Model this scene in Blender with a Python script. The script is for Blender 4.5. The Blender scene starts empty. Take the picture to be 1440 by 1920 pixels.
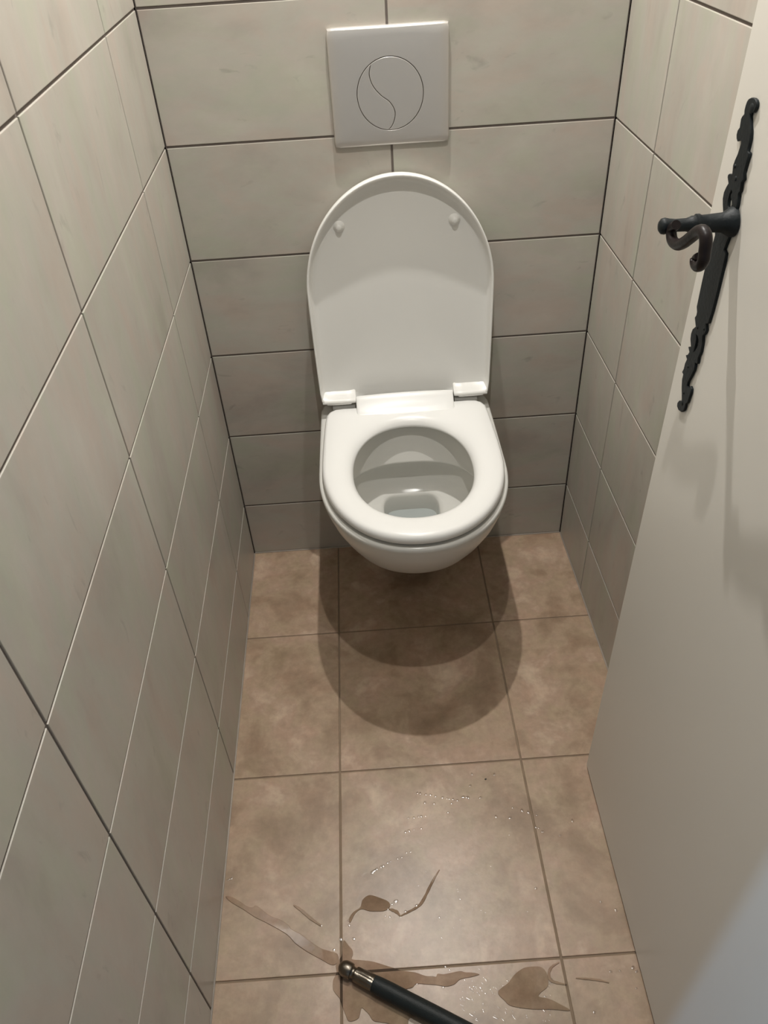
import bpy, bmesh, math, random
from mathutils import Vector, Matrix
random.seed(7)
S = bpy.context.scene
COL = S.collection

# ------------------------------------------------------------------ camera
CAM = Vector((0.3204, -1.418, 1.333))
PIT, YAW, ROL, FPX = -0.7137, 0.0064, -0.0649, 1459.12
fw = Vector((math.sin(YAW)*math.cos(PIT), math.cos(YAW)*math.cos(PIT), math.sin(PIT)))
rt0 = Vector((math.cos(YAW), -math.sin(YAW), 0)); up0 = rt0.cross(fw)
rt = rt0*math.cos(ROL) + up0*math.sin(ROL)
up = -rt0*math.sin(ROL) + up0*math.cos(ROL)
cd = bpy.data.cameras.new('camera'); cam = bpy.data.objects.new('camera', cd); COL.objects.link(cam)
cd.sensor_fit = 'HORIZONTAL'; cd.sensor_width = 36.0; cd.lens = FPX/1440*36.0
cd.clip_start = 0.01; cd.clip_end = 50
M = Matrix((rt, up, -fw)).transposed().to_4x4(); M.translation = CAM
cam.matrix_world = M
S.camera = cam

# ------------------------------------------------------------------ world, exposure
w = bpy.data.worlds.new('world'); S.world = w; w.use_nodes = True
bg = w.node_tree.nodes['Background']
bg.inputs[0].default_value = (0.75, 0.82, 0.95, 1); bg.inputs[1].default_value = 0.0
S.view_settings.view_transform = 'Standard'; S.view_settings.look = 'None'
S.view_settings.exposure = -0.14; S.view_settings.gamma = 1.0; S.view_settings.use_curve_mapping = False

LAMP_Z = 2.0
LAMPS = [(0.385, -0.78, 27.5, -0.88), (0.385, -0.15, 53.0, -0.20)]      # two bulbs of the ceiling spot bar
LAMP_COL = (1.0, 0.972, 0.925)
for lx, ly, W, aim in LAMPS:
    ld = bpy.data.lights.new('bulb_light', 'SPOT'); ld.energy = W; ld.color = LAMP_COL
    ld.spot_size = math.radians(142); ld.spot_blend = 0.75
    ld.shadow_soft_size = 0.012
    lo = bpy.data.objects.new('bulb_light', ld); COL.objects.link(lo); lo.location = (lx, ly, LAMP_Z)
    lo.rotation_euler = (Vector((lx, aim, 0)) - lo.location).to_track_quat('-Z', 'Y').to_euler()
hl = bpy.data.lights.new('hall_daylight', 'AREA'); hl.shape = 'RECTANGLE'; hl.size = 0.045; hl.size_y = 1.3
hl.energy = 17.0; hl.color = (0.33, 0.62, 1.0)
ho = bpy.data.objects.new('hall_daylight', hl); COL.objects.link(ho)
ho.location = (-1.42, -2.47, 1.35)
ho.rotation_euler = (Vector((0.67, -1.15, 0.9)) - Vector(ho.location)).to_track_quat('-Z', 'Y').to_euler()

# ------------------------------------------------------------------ helpers
def tag(o, label=None, cat=None, group=None, kind=None):
    if label: o['label'] = label
    if cat: o['category'] = cat
    if group: o['group'] = group
    if kind: o['kind'] = kind
    return o
def link(name, me, mats, parent=None, smooth=False):
    o = bpy.data.objects.new(name, me); COL.objects.link(o)
    if not isinstance(mats, (list, tuple)): mats = [mats]
    for m in mats: me.materials.append(m)
    if smooth:
        me.polygons.foreach_set('use_smooth', [True]*len(me.polygons))
    if parent: o.parent = parent
    return o
def obj(name, bm, mats, parent=None, smooth=False, sharp=None):
    bmesh.ops.recalc_face_normals(bm, faces=bm.faces)
    me = bpy.data.meshes.new(name); bm.to_mesh(me); bm.free()
    o = link(name, me, mats, parent, smooth)
    if sharp is not None:
        try: me.set_sharp_from_angle(angle=math.radians(sharp))
        except Exception: pass
    return o
def empty(name, loc=(0,0,0)):
    o = bpy.data.objects.new(name, None); COL.objects.link(o); o.location = loc
    o.empty_display_size = 0.05
    return o
def box(bm, a, b, bev=0.0, mi=0):
    x0,y0,z0 = a; x1,y1,z1 = b
    r = bmesh.ops.create_cube(bm, size=1)
    vs = r['verts']
    for v in vs:
        v.co = Vector(((x0+x1)/2 + v.co.x*(x1-x0), (y0+y1)/2 + v.co.y*(y1-y0), (z0+z1)/2 + v.co.z*(z1-z0)))
    fs = set(f for v in vs for f in v.link_faces)
    for f in fs: f.material_index = mi
    if bev > 0:
        es = list(set(e for v in vs for e in v.link_edges))
        bmesh.ops.bevel(bm, geom=es, offset=bev, segments=3, profile=0.5, affect='EDGES')
    return vs
def loft(bm, rings, close0=False, close1=False, mi=0):
    R = [[bm.verts.new(p) for p in r] for r in rings]
    n = len(R[0])
    for a, b in zip(R[:-1], R[1:]):
        for i in range(n):
            j = (i+1) % n
            f = bm.faces.new((a[i], a[j], b[j], b[i])); f.material_index = mi
    if close0: bm.faces.new(R[0])
    if close1: bm.faces.new(list(reversed(R[-1])))
    return R
def lathe(bm, axis_o, axis_d, prof, n=24, caps=True):
    d = Vector(axis_d).normalized(); a = d.orthogonal().normalized(); b = d.cross(a)
    o = Vector(axis_o); rings = []
    for t, r in prof:
        rings.append([o + d*t + (a*math.cos(2*math.pi*k/n) + b*math.sin(2*math.pi*k/n))*r for k in range(n)])
    loft(bm, rings, caps, caps)
def catmull(pts, n=8, closed=False):
    P = [Vector(p) for p in pts]; out = []
    m = len(P)
    rng = range(m) if closed else range(m-1)
    for i in rng:
        if closed: p0,p1,p2,p3 = P[(i-1)%m],P[i],P[(i+1)%m],P[(i+2)%m]
        else: p0,p1,p2,p3 = P[max(i-1,0)],P[i],P[i+1],P[min(i+2,m-1)]
        for k in range(n):
            t = k/n
            out.append(0.5*((2*p1)+(-p0+p2)*t+(2*p0-5*p1+4*p2-p3)*t*t+(-p0+3*p1-3*p2+p3)*t**3))
    if not closed: out.append(P[-1])
    return out
def tube(bm, pts, radii, n=16):
    P = [Vector(p) for p in pts]; rings = []
    T = [(P[min(i+1,len(P)-1)]-P[max(i-1,0)]).normalized() for i in range(len(P))]
    a = T[0].orthogonal().normalized()
    for i, p in enumerate(P):
        a = (a - T[i]*a.dot(T[i])).normalized(); b = T[i].cross(a)
        r = radii[i] if isinstance(radii, (list, tuple)) else radii
        rings.append([p + (a*math.cos(2*math.pi*k/n) + b*math.sin(2*math.pi*k/n))*r for k in range(n)])
    loft(bm, rings, True, True)
def flat_shape(outlines, extrude, bevel, res=2):
    """2D outlines (the later ones may be holes) -> a mesh with thickness, in the XY plane"""
    cu = bpy.data.curves.new('tmp', 'CURVE'); cu.dimensions = '2D'; cu.fill_mode = 'BOTH'
    cu.extrude = extrude; cu.bevel_depth = bevel; cu.bevel_resolution = res; cu.offset = -bevel
    for o in outlines:
        sp = cu.splines.new('POLY'); sp.points.add(len(o)-1)
        for i, p in enumerate(o): sp.points[i].co = (p[0], p[1], 0, 1)
        sp.use_cyclic_u = True
    t = bpy.data.objects.new('tmp', cu); COL.objects.link(t)
    bpy.context.view_layer.update()
    dg = bpy.context.evaluated_depsgraph_get()
    me = bpy.data.meshes.new_from_object(t.evaluated_get(dg))
    bpy.data.objects.remove(t); bpy.data.curves.remove(cu)
    me.materials.clear()
    return me
def on_plane(u, v, n, c):
    """point of the photograph carried onto the plane n.X = c"""
    r = fw + rt*((u-720)/FPX) - up*((v-960)/FPX); n = Vector(n)
    return CAM + r*((c - n.dot(CAM))/n.dot(r))
def floor_pt(u, v, z=0.0): return on_plane(u, v, (0,0,1), z)

# ------------------------------------------------------------------ materials
def new_mat(name):
    m = bpy.data.materials.new(name); m.use_nodes = True
    nt = m.node_tree; return m, nt, nt.nodes['Principled BSDF']
def simple(name, col, rough=0.5, metal=0.0, spec=0.5, bump=0.0, bscale=60, coat=0.0, var=0.0, vscale=8, ior=None):
    m, nt, b = new_mat(name)
    b.inputs['Base Color'].default_value = (*col, 1); b.inputs['Roughness'].default_value = rough
    b.inputs['Metallic'].default_value = metal; b.inputs['Specular IOR Level'].default_value = spec
    b.inputs['Coat Weight'].default_value = coat; b.inputs['Coat Roughness'].default_value = 0.05
    tc = nt.nodes.new('ShaderNodeTexCoord')
    if var > 0:
        n = nt.nodes.new('ShaderNodeTexNoise'); n.inputs['Scale'].default_value = vscale; n.inputs['Detail'].default_value = 5
        nt.links.new(tc.outputs['Object'], n.inputs['Vector'])
        r = nt.nodes.new('ShaderNodeMix'); r.data_type = 'RGBA'
        r.inputs[6].default_value = (*[c*(1-var) for c in col], 1); r.inputs[7].default_value = (*[min(1, c*(1+var)) for c in col], 1)
        nt.links.new(n.outputs['Fac'], r.inputs[0]); nt.links.new(r.outputs[2], b.inputs['Base Color'])
    if bump > 0:
        n = nt.nodes.new('ShaderNodeTexNoise'); n.inputs['Scale'].default_value = bscale; n.inputs['Detail'].default_value = 4
        nt.links.new(tc.outputs['Object'], n.inputs['Vector'])
        bp = nt.nodes.new('ShaderNodeBump'); bp.inputs['Strength'].default_value = bump; bp.inputs['Distance'].default_value = 0.001
        nt.links.new(n.outputs['Fac'], bp.inputs['Height']); nt.links.new(bp.outputs[0], b.inputs['Normal'])
    return m
def mottled(nt, stops, scale, streak=(1,1,1), rand=True, fine=0.1, hue=1.0):
    """mottled tile glaze: world-coordinate noise, shifted tile by tile"""
    N, L = nt.nodes, nt.links
    geo = N.new('ShaderNodeNewGeometry')
    mp = N.new('ShaderNodeMapping'); mp.inputs['Scale'].default_value = streak
    if rand:
        at = N.new('ShaderNodeAttribute'); at.attribute_name = 'tile_rand'
        sc = N.new('ShaderNodeVectorMath'); sc.operation = 'SCALE'; sc.inputs[0].default_value = (17.3, 9.1, 5.7)
        L.new(at.outputs['Fac'], sc.inputs['Scale'])
        ad = N.new('ShaderNodeVectorMath'); ad.operation = 'ADD'
        L.new(geo.outputs['Position'], ad.inputs[0]); L.new(sc.outputs[0], ad.inputs[1]); L.new(ad.outputs[0], mp.inputs['Vector'])
    else: L.new(geo.outputs['Position'], mp.inputs['Vector'])
    n1 = N.new('ShaderNodeTexNoise'); n1.inputs['Scale'].default_value = scale; n1.inputs['Detail'].default_value = 7
    n1.inputs['Roughness'].default_value = 0.58; n1.inputs['Distortion'].default_value = 0.35
    L.new(mp.outputs[0], n1.inputs['Vector'])
    cr = N.new('ShaderNodeValToRGB'); e = cr.color_ramp.elements
    e[0].position, e[0].color = stops[0][0], (*stops[0][1], 1)
    e[1].position, e[1].color = stops[-1][0], (*stops[-1][1], 1)
    for p, c in stops[1:-1]:
        k = e.new(p); k.color = (*c, 1)
    L.new(n1.outputs['Fac'], cr.inputs[0])
    n2 = N.new('ShaderNodeTexNoise'); n2.inputs['Scale'].default_value = scale*6; n2.inputs['Detail'].default_value = 8
    n2.inputs['Roughness'].default_value = 0.7; L.new(mp.outputs[0], n2.inputs['Vector'])
    mr = N.new('ShaderNodeMapRange'); mr.inputs[1].default_value = 0.3; mr.inputs[2].default_value = 0.7
    mr.inputs[3].default_value = 1-fine; mr.inputs[4].default_value = 1+fine
    L.new(n2.outputs['Fac'], mr.inputs[0])
    mu = N.new('ShaderNodeVectorMath'); mu.operation = 'SCALE'
    L.new(cr.outputs['Color'], mu.inputs[0]); L.new(mr.outputs[0], mu.inputs['Scale'])
    n3 = N.new('ShaderNodeTexNoise'); n3.inputs['Scale'].default_value = scale*1.7; n3.inputs['Detail'].default_value = 5
    n3.inputs['Roughness'].default_value = 0.6; n3.inputs['Distortion'].default_value = 0.6
    of = N.new('ShaderNodeVectorMath'); of.operation = 'ADD'; of.inputs[1].default_value = (3.7, 8.2, 5.1)
    L.new(mp.outputs[0], of.inputs[0]); L.new(of.outputs[0], n3.inputs['Vector'])
    ch = N.new('ShaderNodeValToRGB'); h = ch.color_ramp.elements
    h[0].position, h[0].color = 0.36, (1+0.03*hue, 1-0.035*hue, 1-0.045*hue, 1); h[1].position, h[1].color = 0.64, (1-0.03*hue, 1+0.02*hue, 1-0.035*hue, 1)
    k = h.new(0.5); k.color = (1, 1, 1, 1)
    L.new(n3.outputs['Fac'], ch.inputs[0])
    m3 = N.new('ShaderNodeVectorMath'); m3.operation = 'MULTIPLY'; L.new(mu.outputs[0], m3.inputs[0]); L.new(ch.outputs['Color'], m3.inputs[1])
    return m3.outputs[0], mp.outputs[0]
def add_bump(nt, b, vec, scale, strength, dist=0.0006, detail=5):
    n = nt.nodes.new('ShaderNodeTexNoise'); n.inputs['Scale'].default_value = scale; n.inputs['Detail'].default_value = detail
    nt.links.new(vec, n.inputs['Vector'])
    bp = nt.nodes.new('ShaderNodeBump'); bp.inputs['Strength'].default_value = strength; bp.inputs['Distance'].default_value = dist
    nt.links.new(n.outputs['Fac'], bp.inputs['Height']); nt.links.new(bp.outputs[0], b.inputs['Normal'])

WALL_STOPS = [(0.30, (0.383, 0.353, 0.311)), (0.43, (0.441, 0.410, 0.360)), (0.50, (0.449, 0.428, 0.376)), (0.58, (0.467, 0.430, 0.381)), (0.72, (0.504, 0.478, 0.423))]
def wall_tile_mat(name, streak):
    m, nt, b = new_mat(name)
    c, v = mottled(nt, WALL_STOPS, 5.0, streak, True, 0.03)
    # sparse grey scuffs and smears on the glaze
    sn = nt.nodes.new('ShaderNodeTexNoise'); sn.inputs['Scale'].default_value = 26; sn.inputs['Detail'].default_value = 6; sn.inputs['Distortion'].default_value = 0.8
    nt.links.new(v, sn.inputs['Vector'])
    sr = nt.nodes.new('ShaderNodeMapRange'); sr.inputs[1].default_value = 0.655; sr.inputs[2].default_value = 0.76; sr.inputs[3].default_value = 1.0; sr.inputs[4].default_value = 0.80
    nt.links.new(sn.outputs['Fac'], sr.inputs[0])
    sm = nt.nodes.new('ShaderNodeVectorMath'); sm.operation = 'SCALE'; nt.links.new(c, sm.inputs[0]); nt.links.new(sr.outputs[0], sm.inputs['Scale']); c = sm.outputs[0]
    nt.links.new(c, b.inputs['Base Color'])
    b.inputs['Roughness'].default_value = 0.36; b.inputs['Specular IOR Level'].default_value = 0.45
    add_bump(nt, b, v, 40, 0.10)
    return m
M_TILE_BACK = wall_tile_mat('wall_tile_back', (0.8, 1, 1.6))
M_TILE_SIDE = wall_tile_mat('wall_tile_side', (1, 1.7, 0.7))
FLOOR_STOPS = [(0.30, (0.267, 0.182, 0.117)), (0.43, (0.343, 0.240, 0.162)), (0.50, (0.405, 0.294, 0.201)), (0.56, (0.409, 0.285, 0.203)), (0.70, (0.552, 0.418, 0.307))]
def floor_tile_mat():
    m, nt, b = new_mat('floor_tile')
    c, v = mottled(nt, FLOOR_STOPS, 9.0, (1, 1, 1), False, 0.14, 0.6)
    nt.links.new(c, b.inputs['Base Color'])
    b.inputs['Roughness'].default_value = 0.34; b.inputs['Specular IOR Level'].default_value = 0.5
    add_bump(nt, b, v, 90, 0.22, 0.0008)
    return m
M_FLOOR = floor_tile_mat()
M_GROUT = simple('wall_grout', (0.155, 0.130, 0.115), 0.9, var=0.2, vscale=60)
M_FGROUT = simple('floor_grout', (0.26, 0.19, 0.13), 0.85, var=0.25, vscale=40)
M_CERAMIC = simple('ceramic', (0.68, 0.67, 0.63), 0.20, spec=0.4)
M_SEAT = simple('seat_plastic', (0.83, 0.825, 0.80), 0.28, spec=0.4)
M_LID = simple('lid_plastic', (0.80, 0.79, 0.755), 0.30, spec=0.4)
M_PLATE = simple('flush_plate_satin', (0.60, 0.575, 0.545), 0.34, metal=0.55, spec=0.5, bump=0.03, bscale=600)
M_DARK = simple('dark_gap', (0.05, 0.045, 0.04), 0.7)
M_DOOR = simple('door_paint', (0.70, 0.67, 0.61), 0.38, bump=0.10, bscale=14, var=0.03, vscale=3)
M_IRON = simple('black_iron', (0.011, 0.014, 0.0155), 0.50, spec=0.22, bump=0.4, bscale=250, var=0.2, vscale=60)
M_LEVER = simple('browned_iron', (0.012, 0.008, 0.008), 0.38, spec=0.20, bump=0.25, bscale=180, var=0.3, vscale=60)
M_RUBBER = simple('hose_rubber', (0.018, 0.022, 0.022), 0.45, spec=0.22, bump=0.35, bscale=500, var=0.15, vscale=90)
M_STEEL = simple('fitting_steel', (0.20, 0.175, 0.145), 0.30, metal=1.0, bump=0.3, bscale=260, var=0.25, vscale=90)
M_PAINT = simple('white_paint', (0.72, 0.70, 0.66), 0.7, bump=0.2, bscale=120)
M_STRIKE = simple('faceplate_brass', (0.55, 0.52, 0.46), 0.4, metal=0.4)
M_FITTING = simple('lamp_white_metal', (0.75, 0.75, 0.74), 0.4)

FA, FB, FP = 0.2103, 0.5541, 0.3438          # floor joints in x, pitch
FH = [-0.2775, -0.6211, -0.9678]
# wet tile: the floor's own colours and joints seen through a smooth film of water
def wet_mat():
    m, nt, b = new_mat('wet_floor'); N, L = nt.nodes, nt.links
    c, v = mottled(nt, FLOOR_STOPS, 9.0, (1, 1, 1), False, 0.14, 0.6)
    geo = N.new('ShaderNodeNewGeometry'); sx = N.new('ShaderNodeSeparateXYZ'); L.new(geo.outputs['Position'], sx.inputs[0])
    def dist(out, x0, pitch):
        a = N.new('ShaderNodeMath'); a.operation = 'SUBTRACT'; L.new(out, a.inputs[0]); a.inputs[1].default_value = x0
        p = N.new('ShaderNodeMath'); p.operation = 'PINGPONG'; L.new(a.outputs[0], p.inputs[0]); p.inputs[1].default_value = pitch/2
        return p.outputs[0]
    mn = N.new('ShaderNodeMath'); mn.operation = 'MINIMUM'
    L.new(dist(sx.outputs[0], FA, FP), mn.inputs[0]); L.new(dist(sx.outputs[1], FH[2], 0.3452), mn.inputs[1])
    lt = N.new('ShaderNodeMath'); lt.operation = 'LESS_THAN'; L.new(mn.outputs[0], lt.inputs[0]); lt.inputs[1].default_value = 0.0021
    mx = N.new('ShaderNodeMix'); mx.data_type = 'RGBA'; L.new(lt.outputs[0], mx.inputs[0]); L.new(c, mx.inputs[6])
    mx.inputs[7].default_value = (0.10, 0.07, 0.05, 1)
    g = N.new('ShaderNodeVectorMath'); g.operation = 'MULTIPLY'; g.inputs[1].default_value = (0.84, 0.815, 0.81)
    L.new(mx.outputs[2], g.inputs[0]); L.new(g.outputs[0], b.inputs['Base Color'])
    b.inputs['Roughness'].default_value = 0.025; b.inputs['IOR'].default_value = 1.33
    add_bump(nt, b, geo.outputs['Position'], 35, 0.25, 0.0008, 2)
    return m
M_WET = wet_mat()
def drop_mat():
    m = bpy.data.materials.new('water_drop'); m.use_nodes = True; nt = m.node_tree; N, L = nt.nodes, nt.links
    for n in list(N): N.remove(n)
    out = N.new('ShaderNodeOutputMaterial'); mix = N.new('ShaderNodeMixShader'); fr = N.new('ShaderNodeFresnel'); fr.inputs[0].default_value = 2.1
    t = N.new('ShaderNodeBsdfTransparent'); t.inputs[0].default_value = (0.97, 0.96, 0.95, 1)
    g = N.new('ShaderNodeBsdfGlossy'); g.inputs['Roughness'].default_value = 0.14
    gg = N.new('ShaderNodeNewGeometry'); iv = N.new('ShaderNodeMath'); iv.operation = 'SUBTRACT'; iv.inputs[0].default_value = 1.0
    L.new(gg.outputs['Backfacing'], iv.inputs[1]); ml = N.new('ShaderNodeMath'); ml.operation = 'MULTIPLY'
    L.new(fr.outputs[0], ml.inputs[0]); L.new(iv.outputs[0], ml.inputs[1]); L.new(ml.outputs[0], mix.inputs[0]); L.new(t.outputs[0], mix.inputs[1]); L.new(g.outputs[0], mix.inputs[2]); L.new(mix.outputs[0], out.inputs[0])
    return m
M_DROP = drop_mat()
M_WATER = simple('bowl_water', (0.42, 0.45, 0.44), 0.02, spec=0.6)

# ------------------------------------------------------------------ tiled surfaces
def tiled(name, origin, U, V, Nrm, us, vs, tile_m, grout_m, thick=0.06, g=0.0038, rise=0.0018, back=None):
    """one wall or floor: slab of grout with a bevelled tile in every cell; us, vs are the joint lines"""
    O, U, V, Nn = Vector(origin), Vector(U), Vector(V), Vector(Nrm)
    bm = bmesh.new(); lay = bm.faces.layers.float.new('tile_rand')
    def P(u, v, h): return O + U*u + V*v + Nn*h
    u0, u1, v0, v1 = us[0], us[-1], vs[0], vs[-1]
    c = [bm.verts.new(P(u, v, h)) for h in (-rise-thick, -rise) for u, v in ((u0,v0),(u1,v0),(u1,v1),(u0,v1))]
    for q in ((0,1,2,3),(4,5,6,7),(0,1,5,4),(1,2,6,5),(2,3,7,6),(3,0,4,7)):
        f = bm.faces.new([c[i] for i in q]); f.material_index = 1
    for a, b in zip(us[:-1], us[1:]):
        for d, e in zip(vs[:-1], vs[1:]):
            r = random.random(); rings = []
            for ins, h in ((g/2, -rise-0.0005), (g/2, -0.0008), (g/2+0.0003, -0.0002), (g/2+0.0009, 0.0)):
                rings.append([bm.verts.new(P(x, y, h)) for x, y in ((a+ins,d+ins),(b-ins,d+ins),(b-ins,e-ins),(a+ins,e-ins))])
            for r0, r1 in zip(rings[:-1], rings[1:]):
                for i in range(4):
                    f = bm.faces.new((r0[i], r0[(i+1)%4], r1[(i+1)%4], r1[i])); f[lay] = r
            f = bm.faces.new(rings[-1]); f[lay] = r
    return obj(name, bm, [tile_m, grout_m])
CEIL = 2.24
ROWS = [0.0] + [0.1534 + 0.2*k for k in range(11)]; ROWS[-1] = CEIL
tag(tiled('wall_back', (0,0,0), (1,0,0), (0,0,1), (0,-1,0), [0, 0.3835, 0.7657], ROWS, M_TILE_BACK, M_GROUT), kind='structure')
Yend = -1.40
dl = Vector((-0.0123*-1, -1, 0)).normalized()                # left wall runs towards the doorway
tag(tiled('wall_left', (0,0,0), dl, (0,0,1), dl.cross(Vector((0,0,1)))*-1, [0, 0.2146, 0.6082, 1.005, 1.402], ROWS, M_TILE_SIDE, M_GROUT), kind='structure')
dr = Vector((0.0148, -1, 0)).normalized()
tag(tiled('wall_right', (0.7657,0,0), dr, (0,0,1), dr.cross(Vector((0,0,1))), [0, 0.1987, 0.5950, 0.9920, 1.402], ROWS, M_TILE_SIDE, M_GROUT), kind='structure')
fys = [0.0, 0.2775, 0.6211, 0.9678, 1.3130, 1.6580, 2.003, 2.348, 2.75]
fxs = [FA+FP*k for k in range(-5, 6)]
# floor inside the room and on into the hall
tag(tiled('floor', (0,0,0), (1,0,0), (0,-1,0.0), (0,0,1), [-1.5]+[x for x in fxs if -1.4 < x < 1.9]+[1.95], fys, M_FLOOR, M_FGROUT, g=0.0034), kind='structure')
bm = bmesh.new(); box(bm, (-1.5,-2.75,CEIL), (1.95,0.08,CEIL+0.06)); tag(obj('ceiling', bm, M_PAINT), kind='structure')
# doorway wall and hall shell
bm = bmesh.new()
box(bm, (-1.5,-1.50,0), (0.020,-1.402,CEIL)); box(bm, (0.735,-1.50,0), (1.95,-1.402,CEIL)); box(bm, (0.020,-1.50,2.06), (0.735,-1.402,CEIL))
tag(obj('wall_front', bm, M_PAINT), kind='structure')
bm = bmesh.new(); box(bm, (-1.5,-2.81,0), (1.95,-2.75,CEIL)); tag(obj('wall_hall', bm, M_PAINT), kind='structure')
bm = bmesh.new(); box(bm, (1.95,-2.81,0), (2.01,-1.40,CEIL)); tag(obj('wall_hall_end', bm, M_PAINT), kind='structure')
bm = bmesh.new()
box(bm, (-1.56,-2.81,0), (-1.5,-1.40,0.65)); box(bm, (-1.56,-2.81,2.05), (-1.5,-1.40,CEIL))
box(bm, (-1.56,-2.81,0.65), (-1.5,-2.70,2.05)); box(bm, (-1.56,-2.24,0.65), (-1.5,-1.40,2.05))
tag(obj('wall_hall_window', bm, M_PAINT), kind='structure')
bm = bmesh.new()
for a, b in (((-1.55,-2.70,0.65),(-1.51,-2.66,2.05)), ((-1.55,-2.28,0.65),(-1.51,-2.24,2.05)), ((-1.55,-2.66,0.65),(-1.51,-2.28,0.70)), ((-1.55,-2.66,2.0),(-1.51,-2.28,2.05))):
    box(bm, a, b)
tag(obj('window_1', bm, M_FITTING), kind='structure')

# pale silicone bead where wall meets floor
M_BEAD = simple('floor_bead', (0.40, 0.35, 0.30), 0.6, var=0.3, vscale=30)
bm = bmesh.new(); tube(bm, [(0.002,-0.001,0.0), (0.764,-0.001,0.0)], 0.0022, 8); tag(obj('trim_1', bm, M_BEAD, smooth=True), kind='structure')
bm = bmesh.new(); tube(bm, [(0.001,-0.003,0.0), (0.0172,-1.40,0.0)], 0.0018, 8); tag(obj('trim_2', bm, M_BEAD, smooth=True), kind='structure')
bm = bmesh.new(); tube(bm, [(0.7652,-0.003,0.0), (0.7857,-1.38,0.0)], 0.0018, 8); tag(obj('trim_3', bm, M_BEAD, smooth=True), kind='structure')

# ------------------------------------------------------------------ door, opened into the room
DX, DY = 0.672, -0.645
th = -math.asin(0.0095)
door = empty('door_1', (DX, DY, 0)); door.rotation_euler = (0, 0, th); tag(door, kind='structure')
bm = bmesh.new(); box(bm, (0, -0.725, 0.006), (0.040, 0, 2.03), 0.0025)
leaf = obj('door_leaf', bm, M_DOOR, door)
bm = bmesh.new(); box(bm, (0.010, 0.0, 0.872), (0.030, 0.0022, 1.125), 0.0008); obj('lock_faceplate', bm, M_STRIKE, door)
def door_yz(u, v, off=0.0):
    """photograph point on the door's face, in door-local (y, z)"""
    n = Vector((math.cos(th), math.sin(th), 0)); c = n.dot(Vector((DX, DY, 0))) - off
    p = on_plane(u, v, n, c) - Vector((DX, DY, 0))
    t = Vector((-math.sin(th), math.cos(th), 0))
    return (p.dot(t), p.z)
def zz(pts, s, ox, oy): return [(ox + x/s, oy + y/s) for x, y in pts]
L1 = zz([(905,108),(862,130),(838,165),(815,230),(797,300),(792,365),(762,400),(742,440),(735,490),(722,575),(690,620),(672,690),(672,750),(684,796),(715,785),(745,768),(740,830),(722,890),(690,990),(650,1080),(618,1170),(604,1310),(560,1300),(540,1315),(532,1355),(545,1450),(510,1510),(475,1590),(456,1690),(456,1790),(462,1890)], 8.35, 1300, 170)
L2 = zz([(385,748),(365,775),(352,815),(355,860),(345,895),(322,970),(300,1040),(280,1130),(255,1250)], 2.954, 1220, 150)
L3 = zz([(370,500),(374,560),(366,600),(346,632),(352,690),(358,742),(320,775),(300,830),(292,900),(298,990),(266,995),(278,1060),(258,1092),(234,1098),(248,1150),(225,1200),(210,1265),(188,1308),(202,1338),(188,1400),(183,1500),(185,1640),(182,1668),(152,1662),(130,1690),(126,1735),(145,1782),(178,1805),(208,1790),(225,1745),(232,1706),(255,1690),(275,1630),(295,1570),(302,1520),(288,1484),(262,1505),(250,1475),(262,1430),(300,1360),(335,1290),(348,1235),(350,1196),(377,1208),(388,1130),(420,1060),(438,960),(444,860),(472,832),(488,790),(484,712),(512,706),(530,650),(560,560),(620,330)], 6.62, 1250, 500)
L4 = zz([(408,1000),(414,960),(404,940),(418,905),(436,860),(446,810),(446,770)], 2.954, 1220, 150)
L5 = zz([(655,1890),(685,1780),(698,1690),(700,1615),(728,1580),(746,1440),(785,1395),(782,1300),(800,1230),(830,1120),(868,1000),(866,972),(838,950),(862,860),(884,760),(892,640),(884,500),(880,400),(888,352),(930,348),(958,310),(980,250),(985,195),(972,145),(944,116)], 8.35, 1300, 170)
H1 = zz([(592,1556),(565,1620),(540,1720),(532,1800),(545,1866),(572,1835),(600,1785),(597,1730),(580,1680),(584,1630),(604,1590)], 8.35, 1300, 170)
H2 = zz([(364,842),(382,862),(392,900),(390,950),(375,1000),(350,1044),(332,1060),(346,1000),(358,950),(366,900)], 6.62, 1250, 500)
PT = 0.0032
def loc_outline(L): return [door_yz(u, v, PT) for u, v in L]
outl = [loc_outline(L1+L2+L3+L4+L5), loc_outline(H1), loc_outline(H2)]
me = flat_shape(outl, 0.0009, 0.0007)
# curve XY -> door-local (y, z); thickness along -x
me.transform(Matrix(((0,0,-1,-0.0016),(1,0,0,0),(0,1,0,0),(0,0,0,1))))
me.flip_normals()
hp = link('handle_plate', me, M_IRON, door); hp['label'] = 'black wrought iron scrollwork long plate'
# raised studs and beads on the plate
bm = bmesh.new()
for (u, v, r) in ((1409,203,0.0045),(1279,756,0.0030),(1282,737,0.0016),(1378,312,0.0022),(1308,614,0.0022),(1320,617,0.0020),(1379,335,0.0026),(1290,688,0.0020)):
    y, z = door_yz(u, v, PT)
    lathe(bm, (-PT-0.0003+0.0008, y, z), (-1,0,0), [(0,r),(0.0006,r*0.92),(0.0012,r*0.6),(0.0015,r*0.15)], 14)
obj('stud', bm, M_IRON, hp, smooth=True)
ny, nz = door_yz(1371, 416, PT)
bm = bmesh.new()
lathe(bm, (0.0, ny, nz), (-1,0,0), [(0.001,0.0138),(0.005,0.0134),(0.008,0.0112),(0.012,0.0090),(0.026,0.0082),(0.032,0.0080),(0.034,0.0092),(0.037,0.0092),(0.038,0.0078),(0.041,0.0078),(0.042,0.0072),(0.046,0.0060),(0.056,0.0058),(0.062,0.0066),(0.066,0.0076),(0.069,0.0070),(0.071,0.0045),(0.0715,0.001)], 28)
obj('neck', bm, M_IRON, door, smooth=True, sharp=50)
LO = 0.062
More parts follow.
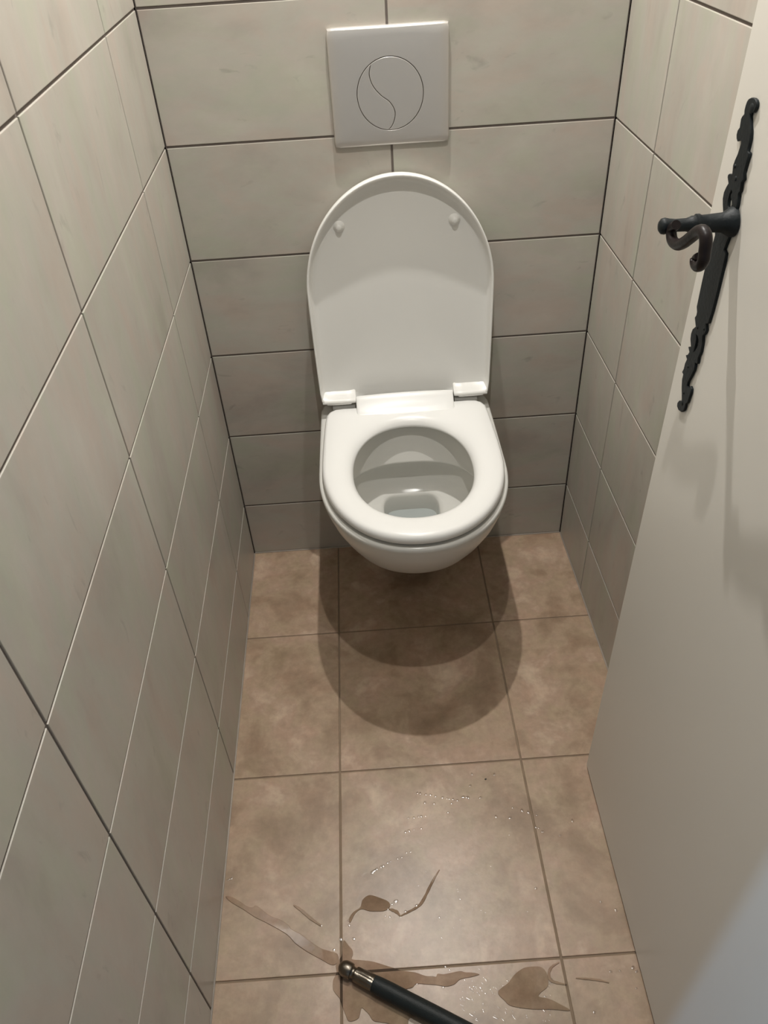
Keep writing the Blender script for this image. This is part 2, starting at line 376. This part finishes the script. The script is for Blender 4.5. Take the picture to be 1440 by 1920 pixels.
lev_px = zz([(322,352),(262,400),(243,500),(268,610),(350,668),(450,630),(560,545),(660,465),(740,450),(785,520),(793,640),(775,780),(760,900),(715,990),(655,1010),(620,950),(628,880),(668,850)], 8.47, 1230, 380)
lp = []
for i, (u, v) in enumerate(lev_px):
    y, z = door_yz(u, v, LO); lp.append((-LO, y, z))
cp = catmull(lp, 6)
rad = []
for i in range(len(cp)):
    t = i/(len(cp)-1)
    rad.append(0.0044 + 0.0011*math.sin(math.pi*min(1, t*1.1)) - (0.0012 if t > 0.93 else 0))
bm = bmesh.new(); tube(bm, cp, rad, 16)
lv = obj('lever', bm, M_LEVER, door, smooth=True, sharp=60); lv['label'] = 'brownish S-curved lever with curled end'

# ------------------------------------------------------------------ door frame
bm = bmesh.new()
box(bm, (0.0200,-1.51,0), (0.032,-1.402,2.06)); box(bm, (0.712,-1.51,0), (0.7345,-1.392,2.06)); box(bm, (0.032,-1.51,2.035), (0.712,-1.402,2.06))
tag(obj('trim_4', bm, M_DOOR), kind='structure')

# ------------------------------------------------------------------ toilet
CX = 0.3875
toilet = empty('toilet', (CX, 0, 0))
tag(toilet, 'white wall-hung toilet with raised lid below the flush plate', 'toilet')
def d_outline(wb, wm, f, back, ym, n=96, pw=2.25, cr=0.018):
    """D outline: straight back with rounded corners, sides from half width wb to wm at ym, rounded front at y=f"""
    pts = []
    # right back corner -> front -> left back corner -> back
    for k in range(5):
        a = math.pi/2*(1 - k/4); pts.append((wb - cr + cr*math.cos(a), back - cr + cr*math.sin(a)))
    for k in range(1, 9):
        t = k/9; pts.append((wb + (wm-wb)*math.sin(t*math.pi/2), (back-cr) + (ym - back + cr)*t))
    for k in range(0, 41):
        a = math.pi*k/40; c, s = math.cos(a), math.sin(a)
        e = 2/pw
        pts.append((wm*math.copysign(abs(c)**e, c), ym + (f-ym)*abs(s)**e))
    L = [(-x, y) for x, y in reversed(pts[:13])]
    pts += L
    return pts
def resample(poly, cx, cy, n=120):
    """radius of a closed outline seen from (cx, cy) at n even angles"""
    out = []
    m = len(poly)
    for k in range(n):
        a = 2*math.pi*k/n; dx, dy = math.cos(a), math.sin(a); best = 0
        for i in range(m):
            x1, y1 = poly[i][0]-cx, poly[i][1]-cy; x2, y2 = poly[(i+1)%m][0]-cx, poly[(i+1)%m][1]-cy
            ex, ey = x2-x1, y2-y1; den = dx*ey - dy*ex
            if abs(den) < 1e-12: continue
            t = (x1*ey - y1*ex)/den; s = (x1*dy - y1*dx)/den
            if t > 0 and -1e-9 <= s <= 1+1e-9: best = max(best, t)
        out.append(best)
    return out
NA = 120
def ringxy(rad, cx, cy, z, sc=1.0, add=0.0):
    return [(cx + (r*sc+add)*math.cos(2*math.pi*k/NA), cy + (r*sc+add)*math.sin(2*math.pi*k/NA), z) for k, r in enumerate(rad)]
def ell(a, bf, cy, z, pw=2.0, bb=None):
    e = 2/pw; out = []
    for k in range(NA):
        t = 2*math.pi*k/NA; c, s = math.cos(t), math.sin(t); b = bb if (bb and s > 0) else bf
        out.append((a*math.copysign(abs(c)**e, c), cy + b*math.copysign(abs(s)**e, s), z))
    return out
# bowl: outside rings from the bottom up, over the rim, down the inside, under the lip, into the sump
lv_out = [(0.088,0.080,-0.135),(0.082,0.092,-0.150),(0.084,0.099,-0.162),(0.10,0.104,-0.185),(0.13,0.108,-0.218),(0.17,0.113,-0.262),(0.21,0.121,-0.308),(0.25,0.132,-0.354),(0.29,0.144,-0.395),(0.33,0.157,-0.427),(0.365,0.168,-0.4495),(0.395,0.1755,-0.4635),(0.412,0.1785,-0.4685),(0.418,0.1787,-0.4690),(0.4215,0.1770,-0.4670),(0.4225,0.173,-0.462)]
rings = []
for z, wd, f in lv_out:
    ym = f*0.52; back = -0.001
    rd = resample(d_outline(wd*0.99, wd, f, back, ym, pw=2.12), 0, ym, NA)
    rings.append(ringxy(rd, 0, ym, z))
lv_in = [(z, a, (bk-fr)/2, (bk+fr)/2, pw) for z, a, bk, fr, pw in (
 (0.4225,0.1430,-0.092,-0.434,2.2),(0.4195,0.1400,-0.096,-0.430,2.2),(0.411,0.1390,-0.099,-0.428,2.25),(0.395,0.1390,-0.104,-0.426,2.35),(0.375,0.1395,-0.111,-0.424,2.45),(0.358,0.1400,-0.118,-0.422,2.55),(0.348,0.1400,-0.1225,-0.421,2.6),(0.3445,0.1405,-0.1240,-0.420,2.6),(0.3425,0.1415,-0.1225,-0.420,2.6),
 (0.3415,0.1450,-0.112,-0.420,2.5),(0.3405,0.1470,-0.103,-0.420,2.4),(0.334,0.1460,-0.0985,-0.416,2.3),(0.315,0.1400,-0.0975,-0.400,2.25),(0.295,0.1310,-0.0990,-0.378,2.25),(0.280,0.1200,-0.1040,-0.352,2.3),(0.270,0.1060,-0.1110,-0.325,2.35),(0.2645,0.0880,-0.1180,-0.290,2.5),(0.2615,0.0690,-0.1230,-0.250,2.9),
 (0.2590,0.0605,-0.1255,-0.232,3.6),(0.2540,0.0580,-0.1268,-0.226,3.8),(0.235,0.0570,-0.1275,-0.222,3.8),(0.200,0.0560,-0.128,-0.215,3.6),(0.160,0.052,-0.130,-0.205,3.2))]
for z, a, b, cy, pw in lv_in: rings.append(ell(a, b, cy, z, pw))
bm = bmesh.new(); loft(bm, rings, True, True)
obj('bowl', bm, M_CERAMIC, toilet, smooth=True, sharp=70)
bm = bmesh.new(); r = ell(0.0566, 0.0462, -0.1735, 0.2190, 3.7); loft(bm, [r, [(x*0.97, -0.1735+(y+0.1735)*0.97, 0.208) for x, y, z in r]], True, True)
wt = obj('bowl_water', bm, M_WATER, toilet); wt['label'] = 'water in the bottom of the bowl'
# seat ring
SY, SF, SB = -0.262, -0.467, -0.0575
outer = resample(d_outline(0.1655, 0.1715, SF, SB, -0.245, pw=2.12, cr=0.028), 0, SY, NA)
hole = []
for k in range(NA):
    t = 2*math.pi*k/NA; c, s = math.cos(t), math.sin(t); b = 0.146 if s > 0 else 0.140
    hole.append(((abs(c)/0.1125)**2.15 + (abs(s)/b)**2.15)**(-1/2.15))
def mixr(f, z, push=0.0):
    out = []
    for k in range(NA):
        t = 2*math.pi*k/NA; r = outer[k]*(1-f) + hole[k]*f + push
        out.append((r*math.cos(t), SY + r*math.sin(t), z))
    return out
zb, zt = 0.4275, 0.4485
prof = [(0.16,zb,0),(0.0,zb,-0.006),(0.0,zb+0.002,-0.0030),(0.0,zb+0.006,-0.0006),(0.0,zt-0.009,-0.0008),(0.0,zt-0.0045,-0.0025),(0.0,zt-0.0015,-0.0055),(0.0,zt,-0.010),(0.35,zt+0.0012,0),(0.55,zt+0.0006,0),(0.72,zt-0.0018,0),(0.84,zt-0.0050,0),(0.93,zt-0.0095,0),(0.985,zt-0.0150,0),(1.0,zt-0.0190,0),(0.985,zb,0),(0.16,zb,0)]
bm = bmesh.new(); rr = [mixr(f, z, p) for f, z, p in prof]
loft(bm, rr); bmesh.ops.remove_doubles(bm, verts=bm.verts, dist=1e-6)
seat = obj('seat', bm, M_SEAT, toilet, smooth=True)
# hinge cover: the seat's back rising between the two lid ears
bm = bmesh.new(); rings = []
pf = [(-0.0985,0.4455),(-0.0965,0.4485),(-0.090,0.4503),(-0.083,0.4535),(-0.074,0.4585),(-0.066,0.4645),(-0.060,0.4690),(-0.0565,0.4705),(-0.0530,0.4695),(-0.0500,0.4600),(-0.0500,0.4300),(-0.0985,0.4300)]
for x in [-0.1005,-0.0998,-0.098,-0.094,-0.08,-0.04,0,0.04,0.08,0.094,0.0965,0.0978,0.0985]:
    e = min(abs(x+0.1005), abs(0.0985-x)); q = 0.0 if e > 0.004 else (1-math.sqrt(max(0, 1-(1-e/0.004)**2)))*0.003
    arch = 0.0030*(1-(x/0.1)**2)
    rings.append([(x, y, z - (q if z > 0.44 else 0) + (arch if z > 0.452 else 0)) for y, z in pf])
loft(bm, rings, True, True); obj('hinge_cover', bm, M_SEAT, seat, smooth=True, sharp=60)
for sx in (-1, 1):
    for xx, yy in ((0.156, -0.30), (0.154, -0.13)):
        bm = bmesh.new(); box(bm, (sx*xx-0.004, yy-0.010, 0.4220), (sx*xx+0.004, yy+0.010, 0.4275), 0.001); obj('seat_buffer', bm, M_SEAT, seat)
# lid, leaning back: local frame s (x), t (up along the lid), d (depth forward of back)
LB, LT = Vector((0, -0.0290, 0.4530)), Vector((0, -0.0030, 0.8930))
tv = (LT-LB).normalized(); dv = Vector((1,0,0)).cross(tv); dv = dv if dv.y < 0 else -dv
LH = 0.4415
def lid_pt(s, t, d): return LB + Vector((1,0,0))*s + tv*t + dv*d
lo_pts = []
cr = 0.016
for k in range(5):
    a = -math.pi/2 + math.pi/2*k/4; lo_pts.append((0.1725-cr+cr*math.cos(a), cr+cr*math.sin(a)))
for k in range(1, 8):
    t = k/8; lo_pts.append((0.1725+0.0030*math.sin(t*math.pi/2), cr + (0.235-cr)*t))
for k in range(0, 49):
    a = math.pi*k/48; lo_pts.append((0.1755*math.cos(a), 0.235 + (LH-0.235)*math.sin(a)))
lo_pts += [(-x, y) for x, y in reversed(lo_pts[:12])]
LC = (0, 0.22)
lr = resample(lo_pts, LC[0], LC[1], NA)
def lring(ins, d, pw=1.0):
    out = []
    for k in range(NA):
        a = 2*math.pi*k/NA; r = lr[k] - ins*min(1.35, 1/max(0.6, 1.0)); out.append(lid_pt(r*math.cos(a)+LC[0], r*math.sin(a)+LC[1], d))
    return out
D = 0.0310
# the lid is open at its foot between the ears, so its lower middle rim is cut down to the panel
def lid_rings():
    prof = [(0.09,-0.0005),(0.020,0.0),(0.010,0.0010),(0.004,0.0045),(0.001,0.010),(0.0,0.016),(0.0,D-0.0015),(0.0009,D-0.0003),(0.0022,D),(0.0036,D-0.0006),(0.0045,D-0.0025),(0.0055,0.0230),(0.0075,0.0165),(0.0115,0.0105),(0.0175,0.0088),(0.0260,0.0076),(0.0360,0.0066),(0.06,0.0045),(0.10,0.0028),(0.15,0.0020)]
    rs = []
    for ins, d in prof:
        ring = []
        for k in range(NA):
            a = 2*math.pi*k/NA; r = max(0.0, lr[k]-ins) if ins < 0.05 else lr[k]*(1-ins/0.22)
            x, y = r*math.cos(a)+LC[0], r*math.sin(a)+LC[1]; dd = d
            if y < 0.03 and abs(x) < 0.104 and d > 0.006: dd = 0.006
            # rounder, wider inner cove at the top of the lid
            top = max(0.0, math.sin(a))**2
            if ins > 0.004 and ins < 0.05:
                x -= math.cos(a)*0.010*top*min(1, ins/0.02); y -= math.sin(a)*0.010*top*min(1, ins/0.02)
            ring.append(lid_pt(x, y, dd))
        rs.append(ring)
    return rs
bm = bmesh.new(); loft(bm, lid_rings(), True, True)
lid = obj('lid', bm, M_LID, toilet, smooth=True, sharp=60); lid['label'] = 'raised lid leaning back, inside facing out'
for sx in (-1, 1):
    bm = bmesh.new()
    rings = []
    x0, x1 = 0.1010, 0.1690
    for x in (x0, x0+0.0008, x0+0.0025, 0.12, 0.14, 0.155, 0.163, x1):
        e = x-x0; q = 0.0 if e > 0.0025 else 0.0012*(1-e/0.0025)
        up_ = 0.004*max(0, (x-0.145)/0.024)**2
        pr = [(0.0045,0.0030),(0.0285-q,0.0020),(0.0308-q,0.0034),(0.0314-q,0.0060),(0.0306-q,0.0088-q),(0.0260,0.0110+up_*0.6-q),(0.0160,0.0150+up_-q),(0.0090,0.0195+up_-q),(0.0045,0.0235+up_-q)]
        rings.append([lid_pt(sx*x, t, d) for d, t in pr])
    loft(bm, rings, True, True)
    obj('lid_ear', bm, M_LID, lid, smooth=True, sharp=50)
for (bx, bz) in ((0.279-CX+0.002, 0.806), (0.491-CX, 0.805)):
    t = (bz - LB.z)/tv.z
    bm = bmesh.new(); o_ = lid_pt(bx, t, 0.004)
    lathe(bm, o_, dv, [(0,0.0112),(0.0035,0.0108),(0.0055,0.0098),(0.0075,0.0078),(0.0100,0.0064),(0.0125,0.0057),(0.0140,0.0045),(0.0148,0.0025),(0.0150,0.0004)], 24)
    obj('bumper', bm, M_LID, lid, smooth=True, sharp=40)
# hinges on the bowl's deck, under the lid ears
for sx in (-1, 1):
    bm = bmesh.new(); tube(bm, [(sx*0.150,-0.046,0.4400), (sx*0.104,-0.046,0.4400)], 0.0050, 16)
    lathe(bm, (sx*0.130,-0.042,0.4222), (0,0,1), [(0,0.011),(0.005,0.011),(0.010,0.009),(0.018,0.006)], 20)
    obj('hinge', bm, M_SEAT, seat, smooth=True, sharp=40)

# ------------------------------------------------------------------ flush plate
PX, PZ = 0.3838, 1.0238
fp = empty('flush_plate', (PX, 0, PZ))
tag(fp, 'square satin silver flush plate with round two-part push button on tiled wall', 'flush plate')
hw, hh = 0.0972, 0.0880
def rrect(hw, hh, r, n=6):
    o = []
    for cx_, cz_, a0 in ((hw-r,hh-r,0),(-hw+r,hh-r,90),(-hw+r,-hh+r,180),(hw-r,-hh+r,270)):
        for k in range(n+1):
            a = math.radians(a0+90*k/n); o.append((cx_+r*math.cos(a), cz_+r*math.sin(a)))
    return o
BC = (0.0002, -0.0088); BR = 0.0545
# frame body: outer wall, pillowed face, down to the round opening
base = rrect(hw, hh, 0.005)
rad_sq = resample(base, BC[0], BC[1], NA)
rings = []
for f, d, ins in ((0,-0.0,0.0),(0,0.0050,0.0),(0,0.0072,0.0008),(0,0.0085,0.0022),(0,0.0092,0.0045)):
    rings.append([(BC[0]+(r-ins)*math.cos(2*math.pi*k/NA), -d, BC[1]+(r-ins)*math.sin(2*math.pi*k/NA)) for k, r in enumerate(rad_sq)])
for f in (0.25, 0.5, 0.75, 0.97):
    ring = []
    for k, r in enumerate(rad_sq):
        q = (r-0.0045)*(1-f) + (BR+0.0014)*f; ring.append((BC[0]+q*math.cos(2*math.pi*k/NA), -(0.0092+0.0012*math.sin(f*math.pi/2)), BC[1]+q*math.sin(2*math.pi*k/NA)))
    rings.append(ring)
for q, d in ((BR+0.0008,0.0104),(BR+0.0003,0.0098),(BR+0.0003,0.0040)):
    rings.append([(BC[0]+q*math.cos(2*math.pi*k/NA), -d, BC[1]+q*math.sin(2*math.pi*k/NA)) for k in range(NA)])
bm = bmesh.new(); loft(bm, rings, True, False)
obj('plate_frame', bm, M_PLATE, fp, smooth=True, sharp=35)
bm = bmesh.new(); lathe(bm, (BC[0], -0.0036, BC[1]), (0,-1,0), [(0,BR+0.0002),(0.0010,BR+0.0002)], 64); obj('button_well', bm, M_DARK, fp)
spx = [(694.6,122),(692.3,141),(699.5,161.5),(714.5,179),(729.5,190),(738.5,203),(741,216),(736.5,233),(727.5,245.5)]
sp = []
for u, v in spx:
    p = on_plane(u, v, (0,1,0), -0.0104); sp.append(((p.x-PX)-BC[0], (p.z-PZ)-BC[1], 0))
sc_ = catmull(sp, 8); sc_ = [(p.x, p.y) for p in sc_]
def snap(p, r):
    l = math.hypot(*p); return (p[0]*r/l, p[1]*r/l)
RB = BR-0.0007
sc_[0] = snap(sc_[0], RB); sc_[-1] = snap(sc_[-1], RB)
a0, a1 = math.atan2(sc_[0][1], sc_[0][0]), math.atan2(sc_[-1][1], sc_[-1][0])
inner = [p for p in sc_[1:-1] if math.hypot(*p) < RB-0.0008]
def arc(a, b, ccw, n=48):
    if ccw and b < a: b += 2*math.pi
    if not ccw and b > a: b -= 2*math.pi
    return [(RB*math.cos(a+(b-a)*k/n), RB*math.sin(a+(b-a)*k/n)) for k in range(n+1)]
def offs(pts, s):
    out = []
    for i, p in enumerate(pts):
        q, r = pts[max(i-1,0)], pts[min(i+1,len(pts)-1)]; dx, dy = r[0]-q[0], r[1]-q[1]; l = math.hypot(dx, dy) or 1
        out.append((p[0]-dy/l*s, p[1]+dx/l*s))
    return out
small = offs(inner, -0.0005) + arc(a1, a0, False)      # left, smaller key
big = offs(inner, 0.0005) + arc(a1, a0, True)          # right, larger key
T = Matrix(((1,0,0,BC[0]),(0,0,-1,-0.0078),(0,1,0,BC[1]),(0,0,0,1)))
for nm, ol in (('small_button', small), ('large_button', big)):
    me = flat_shape([ol], 0.0022, 0.0006); me.transform(T); o = link(nm, me, M_PLATE, fp)

# ------------------------------------------------------------------ hose with metal nozzle
hose = empty('hose', (0.2155, -0.9642, 0.0))
tag(hose, 'black rubber hose end with round metal nozzle lying on the wet floor', 'hose')
HO = Vector((0.2155, -0.9642, 0.0))
hd = Vector((0.878, -0.478, 0)).normalized()
A0 = Vector((0.0025, -0.0015, 0.0128))
bm = bmesh.new()
rb = 0.0122
pr = [(-0.0118,0.001),(-0.0112,0.0035),(-0.0095,0.0068),(-0.0065,0.0097),(-0.002,0.0118),(0.003,0.0122),(0.0085,0.0120),(0.0105,0.0112),(0.0112,0.0094),(0.0125,0.0086),(0.0150,0.0084),(0.0165,0.0090),(0.0175,0.0100)]
lathe(bm, A0, hd, pr, 32); obj('nozzle_tip', bm, M_STEEL, hose, smooth=True, sharp=45)
bm = bmesh.new()
n = 48; rings = []
a = Vector((0,0,1)); b_ = hd.cross(a)
for t, r in ((0.0168,0.0090),(0.0175,0.0106),(0.0190,0.0112),(0.028,0.0116),(0.038,0.0119),(0.0475,0.0121),(0.0490,0.0114)):
    rings.append([A0 + hd*t + (a*math.cos(2*math.pi*k/n)+b_*math.sin(2*math.pi*k/n))*(r - (0.0009 if (k//2) % 3 == 0 and 0.018 < t < 0.048 else 0)) for k in range(n)])
loft(bm, rings, True, True); fr_ = obj('ferrule', bm, M_STEEL, hose, smooth=True, sharp=30); fr_['label'] = 'crimped steel sleeve'
hp_ = [A0+hd*0.0465, A0+hd*0.060, A0+hd*0.10, A0+hd*0.15+Vector((0,0,0.001)), A0+hd*0.22+Vector((0,0,0.001)), A0+hd*0.29+Vector((0,0,0.001)), Vector((0.325,-0.225,0.0135)), Vector((0.35,-0.36,0.0135)), Vector((0.33,-0.50,0.0135)), Vector((0.27,-0.75,0.0135)), Vector((0.10,-1.15,0.0135))]
c = catmull(hp_, 10)
bm = bmesh.new(); tube(bm, c, [0.0112 if i < 3 else min(0.0132, 0.0118+0.0001*i) for i in range(len(c))], 28)
obj('hose_tube', bm, M_RUBBER, hose, smooth=True, sharp=60)

# ------------------------------------------------------------------ water on the floor
def puddle(name, pts, label, hz=0.0005, smooth=True, group=None):
    W = [floor_pt(u, v, hz) for u, v in pts]
    if smooth: W = catmull([(p.x, p.y, 0) for p in W], 5, True)
    me = flat_shape([[(p.x, p.y) for p in W]], 0.0002, 0.0006, 2)
    me.transform(Matrix.Translation((0, 0, 0.0004)))
    o = link(name, me, M_WET, smooth=True)
    return tag(o, label, 'puddle', group)
z5 = lambda P: zz(P, 2.88, 380, 1400)
z6 = lambda P: zz(P, 2.88, 840, 1400)
z7 = lambda P: zz(P, 4.8, 580, 1740)
puddle('puddle', z5([(124,808),(165,815),(200,835),(240,862),(268,868),(290,858),(330,888),(372,918),(420,935),(462,962),(480,985),(530,1012),(590,1058),(640,1090),(690,1105),(728,1120),(732,1160),(700,1180),(640,1150),(560,1105),(500,1062),(450,1012),(350,955),(280,920),(220,880),(150,838)]), 'long thin water streak running diagonally from the left wall to the nozzle')
puddle('puddle', z5([(862,830),(885,808),(910,802),(950,814),(1000,835),(1012,862),(985,886),(940,890),(900,888),(858,878),(825,900),(797,950),(790,930),(812,895),(850,868)]), 'small rounded water blot with a tail at its left end')
def strip(poly, wd):
    P = catmull([(x, y, 0) for x, y in poly], 4); a, b = [], []
    for i, p in enumerate(P):
        q = (P[min(i+1,len(P)-1)]-P[max(i-1,0)]).normalized(); t = i/(len(P)-1)
        ww = wd*(0.35+0.65*math.sin(math.pi*min(1,max(0,t))))*(0.8+0.4*random.random())
        a.append((p.x-q.y*ww, p.y+q.x*ww)); b.append((p.x+q.y*ww, p.y-q.x*ww))
    return a + list(reversed(b))
puddle('puddle', strip(z5([(1278,665),(1250,712),(1225,760),(1190,830),(1160,865),(1100,898),(1068,915)]), 2.6), 'thin curved water trail bending up towards the toilet', smooth=False)
puddle('puddle', strip(z5([(1002,876),(1030,884),(1052,896),(1066,916)]), 3.0), 'short water dash between the rounded blot and the curved trail', smooth=False)
main = z7([(312,110),(360,165),(388,200),(392,240),(385,280),(470,290),(560,300),(640,322),(710,345),(780,366),(830,384),(900,392),(960,402),(1050,432),(1135,440),(1155,412),(1210,416),(1290,400),(1360,388),(1400,398),(1470,402),(1530,418),(1465,440),(1400,452),(1350,468),(1305,508),(1230,528),(1150,515),(1050,508),(965,503),(930,535),(885,548),(850,562),(870,620),(960,700),(985,800),(900,815),(890,900),(880,960),(700,960),(720,870),(640,850),(575,835),(535,778),(500,742),(470,722),(455,780),(440,815),(395,838),(350,836),(325,780),(300,715),(275,640),(235,590),(212,545),(215,470),(245,400),(240,330),(290,250),(300,170)])
puddle('puddle', main, 'large irregular puddle around and under the metal nozzle')
puddle('puddle', z6([(408,1196),(455,1188),(500,1190),(528,1215),(542,1262),(535,1300),(502,1328),(492,1350),(545,1362),(600,1388),(660,1426),(560,1420),(450,1418),(345,1402),(305,1372),(270,1325),(325,1275),(362,1228)]), 'jagged water blot by the right-hand floor joint near the door')
puddle('puddle', strip(z6([(600,1165),(560,1190),(545,1225),(555,1262),(600,1278),(640,1285)]), 3.0), 'thin hooked water line crossing near the right-hand floor joint', smooth=False)
puddle('puddle', strip(z6([(690,1250),(760,1255),(820,1262),(870,1275)]), 2.4), 'faint water line leading towards the door bottom', smooth=False)
puddle('puddle', strip(z5([(490,855),(530,882),(580,925),(640,968)]), 3.2), 'short faint water streak above the long diagonal streak', smooth=False)
def dome(bm, p, r, h, stretch=1.0, ang=0.0, n=12):
    rings = []
    for t in (0.0, 0.3, 0.6, 0.82, 0.94, 0.99):
        q = math.sqrt(max(0.0, 1-t*t)) if t > 0 else 1
        rr_ = r*q
        rings.append([(p.x + rr_*(math.cos(2*math.pi*k/n)*stretch*math.cos(ang) - math.sin(2*math.pi*k/n)*math.sin(ang)),
                       p.y + rr_*(math.cos(2*math.pi*k/n)*stretch*math.sin(ang) + math.sin(2*math.pi*k/n)*math.cos(ang)), 0.0001 + h*t) for k in range(n)])
    loft(bm, rings, True, True)
drops = z5([(1160,250),(1175,252),(1205,258),(1230,260),(1258,268),(1295,275),(1320,280),(1331,282),(1352,284),(1375,290),(1410,272),(1425,274),(1200,303),(1250,307),(1345,306),
 (1110,385),(1140,383),(1165,378),(1180,376),(1205,374),(1325,355),(1095,462),(1115,455),(1140,448),(1180,441),
 (917,682),(940,662),(962,650),(975,645),(998,628),(1015,620),(1052,605),(1075,598),(1100,572),(1122,568),(135,720),(145,716),(155,712),
 (790,940),(790,965),(745,1043),(815,1040),(708,1100),(710,1120),(798,1127),(1000,877),(1022,852),(1155,860),(1095,893),(1070,920),(640,966),(985,915),(1010,920),(1278,922)])
drops += z6([(130,147),(250,150),(120,210),(80,272),(110,275),(175,275),(350,330),(400,345),(435,355),(480,370),(490,440),(475,435),(510,460),(260,378),(335,385),(475,765),(605,480),(672,400),(825,838),(908,883),(1018,1305),(545,1240),(550,1255),(505,1270),(520,1285),(790,1435),(880,1215),(930,1210),(1000,1195),(1018,1215)])
drops += z7([(945,485),(960,492),(1030,470),(1100,478),(1142,485),(1205,535),(1225,350),(1262,378),(870,520),(910,530),(425,800),(465,712),(722,828),(232,505),(220,195),(372,245),(400,98),(283,102)])
bm = bmesh.new()
for u, v in drops:
    p = floor_pt(u, v); r = random.uniform(0.0015, 0.0027)
    dome(bm, p, r, r*0.19, random.uniform(1.0, 1.6), random.uniform(0, 3.1))
for u, v, r, st, an in ((803,1836,0.0042,3.2,0.05),(700,1634,0.0026,2.6,0.5),(780,1843,0.0030,2.0,0.0),(1030,1840,0.0036,1.8,0.5),(742,1690,0.0028,1.6,0.2),(628,1838,0.0028,1.5,1.2)):
    dome(bm, floor_pt(u, v) + Vector((0,0,0.0006)), r, r*0.16, st, an, 20)
for k in range(90):
    u = random.uniform(860, 1040); v = random.uniform(1835, 1915)
    p = floor_pt(u, v); r = random.uniform(0.0006, 0.0012); dome(bm, p, r, r*0.2, random.uniform(1.2, 4.5), random.uniform(1.8, 2.8), 8)
for k in range(60):
    u = random.gauss(860, 90); v = random.gauss(1700, 90)
    if 1440 < v < 1900 and 650 < u < 1150:
        p = floor_pt(u, v); r = random.uniform(0.0004, 0.0009); dome(bm, p, r, r*0.2, random.uniform(1.0, 3), random.uniform(1.6, 2.6), 8)
dr_ = obj('water_droplets', bm, M_DROP, smooth=True)
tag(dr_, 'scattered clear water droplets splashed over the beige floor tiles', 'water droplets', kind='stuff')
# a dark speck of grit
bm = bmesh.new(); p = floor_pt(910.5, 1461); dome(bm, p, 0.0017, 0.0012, 1.2, 0.4)
tag(obj('grit_speck', bm, M_DARK, smooth=True), 'tiny dark speck of grit on the dry tile in front of the toilet', 'speck')

# ------------------------------------------------------------------ ceiling spot bar (above the frame)
bar = empty('ceiling_lamp', (0.385, -0.49, CEIL))
tag(bar, 'white ceiling lamp bar with two bulbs above the toilet', 'lamp')
bm = bmesh.new(); box(bm, (-0.03,-0.34,-0.030), (0.03,0.34,-0.0005), 0.004); obj('lamp_bar', bm, M_FITTING, bar)
for lx, ly, W, aim in LAMPS:
    bm = bmesh.new(); o_ = (lx-0.385, ly+0.49, -0.03)
    lathe(bm, o_, (0,0,-1), [(0,0.012),(0.09,0.012),(0.10,0.028),(0.165,0.030),(0.195,0.026)], 24)
    obj('bulb_holder', bm, M_FITTING, bar, smooth=True, sharp=40)
